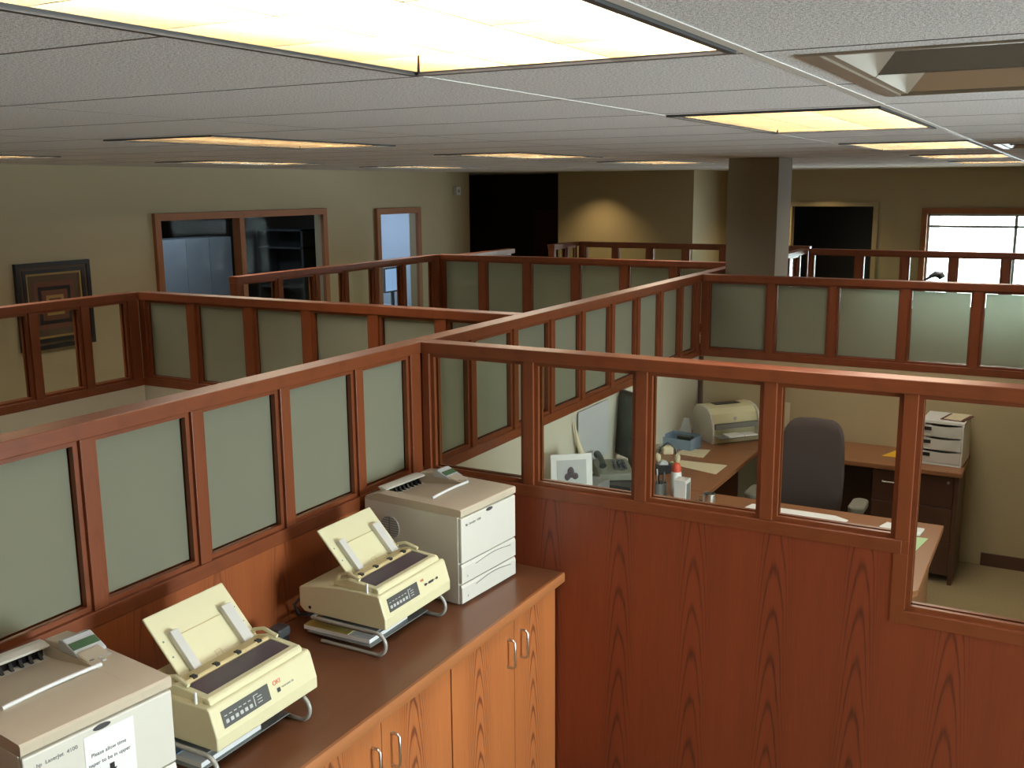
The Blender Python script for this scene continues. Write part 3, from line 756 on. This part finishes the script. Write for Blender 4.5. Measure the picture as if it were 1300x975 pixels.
for s in(-1,1):
    ar=MB().tube([(s*.20,-.05,.44),(s*.29,-.05,.46),(s*.30,-.05,.60),(s*.30,-.07,.655)],.014,8).build('arm_bracket',M['black'],t,smooth=True)
    MB().rbox(s*.30-.045,s*.30+.045,-.12,.10,.656,.70,.044,6).build('arm_pad',M['armgrey'],ar,bevel=.01,smooth=True,label='grey rounded arm pad')
# small desktop laser printer
t=thing('desktop_printer','small cream printer with loaded paper tray on the office back desk','printer',(.31,6.84,D),R(50))
w=.40;a=w/2
# front faces -y locally (towards viewer), width along x
pr=[(-.12,0),(-.12,.045),(-.075,.05),(-.075,.13),(-.10,.135),(-.085,.20),(-.05,.235),(.02,.25),(.10,.245),(.13,.20),(.13,0)]
MB().prism(pr,-a+.02,a-.02,'x').build('body',M['dot'],t,bevel=.006)
for s in(-1,1):
    x0_,x1_=(s*a-.0 if s<0 else a-.0195),( -a+.0195 if s<0 else a)
    MB().prism([(-.12,0),(-.13,.06),(-.12,.14),(-.09,.205),(-.05,.238),(.02,.252),(.10,.247),(.135,.20),(.135,0)],min(x0_,x1_),max(x0_,x1_),'x').build('side_cover',M['laser'],t,bevel=.006)
MB().box(-.10,.10,.0,.07,.2485,.2515).build('exit_slot',M['black'],t,label='black paper exit slot')
MB().box(-a+.03,a-.03,-.122,-.078,.100,.132).build('feed_opening',M['mgrey'],t)
MB().box(-a+.03,a-.03,-.19,-.10,.046,.052).build('input_tray',M['mgrey'],t,bevel=.002)
MB().box(-.10,.02,-.185,-.09,.0525,.062).build('tray_paper',M['paper'],t);MB().box(.03,.13,-.185,-.09,.0525,.060).build('tray_paper',M['paper'],t)
MB().cyl((.0,-.0995,.165),.012,.004,'y',14).build('logo_badge',M['lgrey'],t)
# yellow notes hanging behind the printer
tag(MB().box(0,.10,0,.002,0,.18).build('wall_note',M['cpaper'],loc=(.58,7.112,.80)),'cream paper leaning on the wall right of the small desk printer','paper')
tag(MB().prism([(0,0),(.12,0),(.085,.17),(.05,.17)],0,.006,'y').build('folded_card',M['lgrey'],loc=(.02,6.60,D+.001),rot=(0,0,R(8))),'pale upright folded card behind the blue tray','card')
# blue tray of odds and ends
t=thing('desk_tray','translucent blue open tray on the office side desk','tray',(.10,6.44,D),R(-8))
mb=MB().box(-.10,.12,-.07,.09,.0005,.004)
mb.box(-.10,.12,-.07,-.067,.004,.075).box(-.10,.12,.087,.09,.004,.09).box(-.10,-.097,-.067,.087,.004,.085).box(.117,.12,-.067,.087,.004,.085)
mb.build('tray_shell',M['blueglass'],t)
MB().box(-.02,.08,0,.05,.0045,.08).build('tray_divider',M['mondark'],t)
tag(MB().box(-.035,.035,-.03,.03,0,.055).build('rounded_box',M['cpaper'],loc=(.09,6.24,D+.0005),rot=(0,0,.5),bevel=.01),'cream rounded box in front of the blue tray','box')
def papersheet(name,pts,label,mat,z=.0005,t_=.0015,cat='paper'):
    return tag(MB().prism(pts,D+z,D+z+t_,'z').build(name,M[mat]),label,cat)
papersheet('paper_sheet',[(.215,6.0),(.227,6.125),(.529,6.14),(.527,5.905)],'cream sheet lying near the edge of the side desk','cpaper')
papersheet('paper_sheet',[(.151,6.40),(.317,6.451),(.334,6.243),(.143,6.263)],'cream pad of printed paper in front of the small printer','cpaper',t_=.006)
papersheet('paper_sheet',[(.851,5.243),(.892,5.422),(1.344,5.422),(1.423,5.374),(1.408,5.265),(1.086,5.150),(.86,5.15)],'big white sheet on the front desk before the chair','paper')
papersheet('paper_sheet',[(1.588,5.317),(1.614,5.41),(1.66,5.394),(1.70,5.33),(1.66,5.22)],'white crumpled slip left of the mullion on the front desk','paper',t_=.012)
papersheet('paper_sheet',[(1.71,5.39),(1.80,5.385),(1.79,5.28),(1.72,5.27)],'small white slip above the green sheet','paper',z=.003,t_=.01)
papersheet('paper_sheet',[(1.70,5.26),(1.833,5.265),(1.797,5.021),(1.74,4.99)],'pale green sheet at the right edge of the front desk','green')
papersheet('envelope',[(1.357,6.83),(1.53,6.84),(1.55,7.02),(1.43,7.05)],'bright orange-yellow envelope on the back desk','env',cat='envelope')
# plastic drawer unit
t=thing('plastic_drawers','white three-drawer plastic organizer at the right end of the back desk','organizer',(1.728,6.90,D),R(-3))
W,Dp,H=.128,.155,.285
mb=MB()
mb.box(-W,W,-Dp+.01,Dp,H-.018,H).box(-W,-W+.010,-Dp,Dp,.001,H-.018).box(W-.010,W,-Dp,Dp,.001,H-.018).box(-W+.010,W-.010,-Dp,Dp,.001,.014).box(-W+.01,W-.01,Dp-.008,Dp,.014,H-.018)
for k in(1,2):mb.box(-W+.01,W-.01,-Dp+.004,Dp-.01,.014+k*.084,.018+k*.084)
mb.build('shell',M['white'],t,bevel=.003)
for k in range(3):
    z0=.016+k*.084
    n=8;top=[]
    for i in range(n+1):
        xx=-W+.012+(2*W-.024)*i/n;top.append((xx,z0+.078-.010*math.sin(math.pi*i/n)))
    dw=MB().prism([(-W+.012,z0+.003),(W-.012,z0+.003)]+top[::-1],-Dp+.002,-Dp+.008,'y').build('drawer',M['guide'],t)
    MB().box(-W+.024,-W+.066,-Dp-.004,-Dp+.0018,z0+.040,z0+.062).build('drawer_label',M['black'],dw)
nb=thing('notepad','cream notepad in a brown cover on top of the plastic drawers','notepad',(1.79,6.90,D+.2855),R(-12))
MB().box(-.072,.072,-.10,.10,.0005,.005).build('cover',M['rust'],nb);MB().box(-.05,.052,-.098,.098,.0052,.010).build('pages',M['cpaper'],nb)
# framed card standing at the left front of the desk
t=thing('framed_card','white framed card with a small figure picture on the front desk','picture frame',(.31,4.36,.74))
t.location=(.175,4.62,.74)
# stands on a small grey box
bxo=tag(MB().box(-.10,.12,-.20,.16,0,.20).build('desk_box',M['mgrey'],loc=(.13,4.74,D+.0005),bevel=.004),'dark grey box on the front desk carrying the framed card','box')
t.location=(.165,4.60,D+.2015);t.rotation_euler=(0,0,R(38))
fr=MB().box(-.11,.11,-.006,.006,0,.19).build('frame',M['white'],t,rot=(R(-8),0,0),bevel=.002)
MB().box(-.078,.078,-.0072,-.0062,.03,.16).build('mat',M['lgrey'],fr)
MB().ico((-.005,-.0085,.095),.020,(1,.08,1.5)).ico((.018,-.0085,.075),.018,(1,.08,1)).ico((-.024,-.0085,.072),.016,(1,.08,1.2)).build('printed_picture',M['smoke'],fr)
# calculator / telephone
t=thing('telephone','olive-grey desk telephone beside the framed card','telephone',(.17,5.13,D+.1415),R(35))
tag(MB().box(-.16,.14,-.17,.15,0,.14).build('desk_box',M['dark'],loc=(.20,5.14,D+.0005),bevel=.004),'black box on the front desk carrying the olive telephone','box')
MB().prism([(-.10,0),(.10,0),(.10,.075),(-.10,.04)],-.10,.10,'x').build('phone_base',M['calc'],t,loc=(0,0,.001),bevel=.006)
MB().tube([(-.075,-.08,.085),(-.075,-.05,.105),(-.075,.05,.118),(-.075,.09,.108)],[.022,.016,.016,.022],10).build('handset',M['mondark'],t,smooth=True)
for i in range(3):
    for j in range(4):MB().box(.0+i*.026,.016+i*.026,-.06+j*.03,-.043+j*.03,.055+j*.0053,.066+j*.0053).build('key',M['dark'],t)
# monitor seen from the side/back
t=thing('computer_monitor','dark flat monitor seen from behind on the office side desk','monitor',(.16,5.46,D),R(-35))
MB().rbox(-.12,.12,-.09,.09,.0005,.018,.03).build('monitor_base',M['mondark'],t)
MB().box(-.03,.03,-.02,.02,.018,.28).build('monitor_neck',M['mondark'],t)
MB().prism([(-.03,.16),(-.02,.15),(.01,.15),(.03,.22),(.03,.48),(.01,.545),(-.02,.545),(-.03,.53)],-.21,.10,'x').build('monitor_case',M['mondark'],t,bevel=.006,rot=(R(-6),0,0))
tag(MB().box(0,.002,0,.24,0,.20).build('wall_sheet',M['paper'],loc=(.008,5.62,1.03)),'white sheet pinned to the left partition behind the monitor','paper')
tag(MB().box(0,.003,0,.42,0,.33).build('wall_board',M['lgrey'],loc=(.01,5.0,.93)),'pale grey board standing against the left office partition','board')
tag(MB().tube([(.02,4.93,1.22),(.03,4.96,1.10),(.05,4.99,1.0),(.08,5.02,.93)],[.004,.012,.02,.012],8).build('rolled_paper',M['cpaper'],smooth=True),'curled tan paper left of the pale board','paper')
# clutter near the middle mullion
t=thing('pen_cup','grey pen cup crowded with pens behind the second clear pane','pen holder',(.40,5.27,D))
MB().lathe([(.042,.0005),(.042,.10),(.038,.10),(.037,.006)]).build('cup',M['mgrey'],t)
for i,(dx,dy,h,mm) in enumerate(((.01,.01,.16,'dark'),(-.015,.01,.17,'white'),(0,-.015,.15,'black'),(.018,-.008,.165,'mgrey'),(-.02,-.012,.155,'dark'))):
    MB().tube([(dx*.5,dy*.5,.008),(dx*1.7,dy*1.7,h)],.004,6).build('pen',M[mm],t)
t=thing('tissue_box','upright white box with a pinkish front beside the pens','box',(.545,5.235,D))
MB().box(-.035,.035,-.04,.04,.0005,.15).build('carton',M['white'],t,bevel=.002);MB().box(.0352,.036,-.03,.03,.02,.13).build('carton_print',M['mgrey'],t)
t=thing('glue_bottle','white bottle with a bright red cap behind the upright white box','bottle',(.45,5.40,D))
MB().lathe([(.03,.0005),(.032,.05),(.030,.13),(.018,.16)]).build('bottle_body',M['white'],t,smooth=True);MB().lathe([(.027,.13),(.027,.165),(.018,.185),(.006,.19)],n=14).build('cap',M['red'],t,smooth=True)
MB().ico((-.03,.01,.185),.010,(1.3,1,.6)).build('green_tag',M['green'],t)
t=thing('steel_mug','shiny steel mug on the front desk beside the pens','mug',(.70,5.24,D))
MB().lathe([(.034,.0005),(.036,.02),(.035,.085),(.031,.085),(.030,.01)]).build('mug_body',M['metal'],t,smooth=True)
MB().tube([(-.035,0,.07),(-.06,0,.065),(-.062,0,.03),(-.035,0,.02)],.004,8).build('mug_handle',M['metal'],t,smooth=True)
tag(MB().box(-.035,.035,-.02,.02,0,.02).build('stapler_base',M['black'],loc=(.62,5.28,D+.0005),rot=(0,0,.6),bevel=.006),'small black stapler between the white box and the mug','stapler')
t=thing('headset','cream headset resting on a dark holder beside the blue tray','headset',(.17,6.02,D),R(20))
MB().tube([(-.06,0,.02),(-.05,0,.10),(0,0,.135),(.05,0,.10),(.06,0,.02)],.008,8).build('headband',M['mondark'],t,smooth=True)
for s in(-1,1):MB().ico((s*.062,0,.035),.034,(.6,1,1)).build('ear_pad',M['cpaper'],t,smooth=True)
t=thing('tape_dispenser','black tape dispenser among the clutter on the side desk','dispenser',(.24,5.80,D),R(50))
MB().prism([(-.08,0),(.08,0),(.085,.03),(.03,.05),(-.06,.06),(-.085,.03)],-.03,.03,'y').build('dispenser_body',M['black'],t,loc=(0,0,.0005),bevel=.005)
MB().cyl((-.02,-.012,.055),.03,.024,'y',18).build('tape_roll',M['lgrey'],t)
t=thing('mesh_organizer','dark wire file organizer below the telephone','organizer',(.36,4.86,D))
mb=MB().box(-.10,.10,-.06,.06,.0005,.006)
for k in range(5):mb.box(-.10+k*.048,-.096+k*.048,-.06,.06,.006,.13)
mb.build('organizer_rack',M['dark'],t)
# R2 region: desk lamp head seen above the rail
t=thing('desk_lamp','dark curved lamp head silhouetted against the bright window','lamp',(1.30,8.6,0))
MB().tube([(0,0,1.55),(.01,0,1.68),(.04,0,1.755),(.09,0,1.785)],.010,8).build('lamp_arm',M['dark'],t,smooth=True)
MB().tube([(.07,0,1.78),(.11,0,1.80),(.15,0,1.795),(.165,0,1.77)],[.010,.022,.030,.026],12).build('lamp_head',M['dark'],t,smooth=True)
MB().cyl((0,0,.74),.08,.02).cyl((0,0,.76),.012,.80,n=12).build('lamp_stem',M['dark'],t)
tg=thing('far_desk','brown desk behind the frosted back partition','desk',(0,0,0))
MB().box(.5,2.2,8.3,9.0,.71,.74).build('desktop',M['desk'],tg)
for x in(.52,2.15):MB().box(x,x+.03,8.35,8.95,0,.709).build('end_panel',M['deskdark'],tg)
# ------------------------------------------------------------------ wall things
t=thing('wall_picture','square dark framed picture of nested rectangles on the left wall','picture',(XL+.001,5.34,1.6))
yw,zw=.34,.345
def ring(y,z,w,x0,x1,nm,mt):
    mb=MB();mb.box(x0,x1,-y,y,z-w,z).box(x0,x1,-y,y,-z,-z+w).box(x0,x1,-y,-y+w,-z+w,z-w).box(x0,x1,y-w,y,-z+w,z-w)
    return mb.build(nm,M[mt],t)
ring(yw,zw,.035,0,.035,'outer_frame','black')
ring(yw-.036,zw-.036,.018,0,.026,'middle_frame','artbrown')
ring(yw-.055,zw-.055,.030,0,.030,'inner_frame','black')
ring(yw-.086,zw-.086,.016,0,.022,'gold_fillet','gold')
MB().box(0,.010,-.237,.237,-.242,.242).build('mat_board',M['artbrown'],t)
for k,(s,mt) in enumerate(((.19,'rust'),(.15,'black'),(.12,'rust'),(.08,'gold'),(.055,'rust'))):
    MB().box(.0102+k*.0008,.0109+k*.0008,-s,s,-s,s).build('painted_band',M[mt],t)
t=thing('wall_sensor','small pale box mounted high on the left wall near the lobby','sensor',(XL+.001,11.45,2.46))
MB().rbox(0,.05,-.05,.05,-.05,.05,.01,axis='x').build('sensor_case',M['lgrey'],t);MB().box(.051,.056,-.02,.02,-.02,.02).build('sensor_lens',M['mgrey'],t)
# inner office: grey overhead cabinets
for i,y in enumerate((7.925,8.27,8.615)):
    t=thing('overhead_cabinet',('grey wall cabinet at the left behind the inner office window','grey wall cabinet in the middle behind the inner office window','grey wall cabinet at the right behind the inner office window')[i],'cabinet',(-6.2,y,1.02),0,'grey cabinets in the inner office')
    MB().box(-.4,-.02,-.17,.17,0,.95).build('cabinet_body',M['coolgrey'],t)
    MB().box(-.019,0,-.168,.168,.002,.948).build('cabinet_door',M['coolgrey'],t,bevel=.003)
t=thing('filing_unit','pale blue-grey low counter behind the inner office window','cabinet',(-6.2,8.0,0))
MB().box(-.6,.05,-.75,.80,0,.98).build('unit_body',M['mgrey'],t);MB().box(-.62,.08,-.77,.82,.98,1.01).build('unit_top',M['coolgrey'],t)
t=thing('bookcase','tall dim grey bookcase at the right behind the inner office window','bookcase',(-5.5,9.0,0))
mb=MB().box(-.5,.2,-.02,.35,0,.05)
for z in(.5,.95,1.4,1.85,2.05):mb.box(-.5,.2,-.02,.35,z-.02,z)
mb.box(-.5,-.47,-.02,.35,.05,2.05).box(.17,.2,-.02,.35,.05,2.05).box(-.47,.17,.33,.35,.05,2.05);mb.build('shelves',M['dark'],t)
# second room through the door: desk with screen
t=thing('distant_monitor','glowing blue screen on a desk through the left wall doorway','monitor',(-5.6,11.1,.92))
MB().box(-.02,.02,-.2,.2,.22,.55).build('monitor_case',M['dark'],t);MB().box(.0205,.022,-.18,.18,.24,.53).build('screen',M['screen'],t);MB().box(-.08,.08,-.1,.1,0,.02).build('monitor_base',M['dark'],t);MB().box(-.015,.015,-.02,.02,.02,.22).build('monitor_neck',M['dark'],t)
t=thing('side_desk','low desk under the blue screen in the side room','desk',(-5.75,11.1,0))
MB().box(-.4,.4,-.5,.42,.89,.919).build('desktop',M['coolgrey'],t);MB().box(-.38,.38,-.48,-.45,0,.889).box(-.38,.38,.37,.40,0,.889).build('end_panel',M['coolgrey'],t)
struct('wall_side_room',MB().box(-7.6,-7.5,9.5,11.7,0,Z),M['coolgrey'])
struct('wall_side_room_end',MB().box(-7.5,-4.95,11.6,11.69,0,Z),M['coolgrey'])
# dim fill lamps added to brighten the two side rooms, no fixture there
def area(name,loc,size,sy,e,col,rot=(0,0,0),spread=180):
    l=bpy.data.lights.new(name,'AREA');l.shape='RECTANGLE';l.size=size;l.size_y=sy;l.energy=e;l.color=col;l.spread=R(spread)
    o=bpy.data.objects.new(name,l);COL.objects.link(o);o.location=loc;o.rotation_euler=rot;return o
area('side_room_fill',(-6.0,10.4,2.6),.8,.8,45,(.6,.78,1))
area('inner_office_fill',(-5.5,7.6,2.6),.8,.8,9,(.65,.8,1))
# ------------------------------------------------------------------ daylight
sky=bpy.data.worlds.new('sky');bpy.context.scene.world=sky;sky.use_nodes=True
bg=sky.node_tree.nodes['Background'];bg.inputs[0].default_value=(.80,.91,1.0,1)
_t=sky.node_tree;_tc=_t.nodes.new('ShaderNodeTexCoord');_sx=_t.nodes.new('ShaderNodeSeparateXYZ');_mr=_t.nodes.new('ShaderNodeMapRange')
_t.links.new(_tc.outputs['Generated'],_sx.inputs[0]);_t.links.new(_sx.outputs[0],_mr.inputs[0])
_mr.inputs[1].default_value=.35;_mr.inputs[2].default_value=.75;_mr.inputs[3].default_value=8.0;_mr.inputs[4].default_value=36.0   # overcast sky, brighter on the sun's side
_t.links.new(_mr.outputs[0],bg.inputs[1])
def portal(loc,sx,sy,rot):
    o=area('window_portal',loc,sx,sy,1,(1,1,1),rot);o.data.cycles.is_portal=True
portal((XR+.14,2.55,1.575),1.55,1.7,(0,R(90),0))
portal((1.91,14.14,1.55),2.46,1.2,(R(-90),0,0))
# ------------------------------------------------------------------ camera
cam=bpy.data.cameras.new('camera');co=bpy.data.objects.new('camera',cam);COL.objects.link(co)
pit,ya,ro=R(10.943),R(28.949),R(-.466)
fw=Vector((-math.sin(ya)*math.cos(pit),math.cos(ya)*math.cos(pit),-math.sin(pit)))
rt=Vector((math.cos(ya),math.sin(ya),0));up=rt.cross(fw)
r2=rt*math.cos(ro)+up*math.sin(ro);u2=r2.cross(fw)
m=Matrix((r2,u2,-fw)).transposed().to_4x4();m.translation=Vector((2.357,0,2.492));co.matrix_world=m
cam.sensor_width=36;cam.lens=36*1286.5/1300;cam.clip_start=.02
sc=bpy.context.scene;sc.camera=co
sc.view_settings.view_transform='Standard';sc.view_settings.look='None';sc.view_settings.gamma=1;sc.view_settings.use_curve_mapping=False
sc.view_settings.exposure=0.6
sc.cycles.use_denoising=True
sc.cycles.max_bounces=10;sc.cycles.diffuse_bounces=5;sc.cycles.glossy_bounces=8;sc.cycles.transparent_max_bounces=16;sc.cycles.sample_clamp_indirect=6
sc.cycles.caustics_reflective=False;sc.cycles.caustics_refractive=False
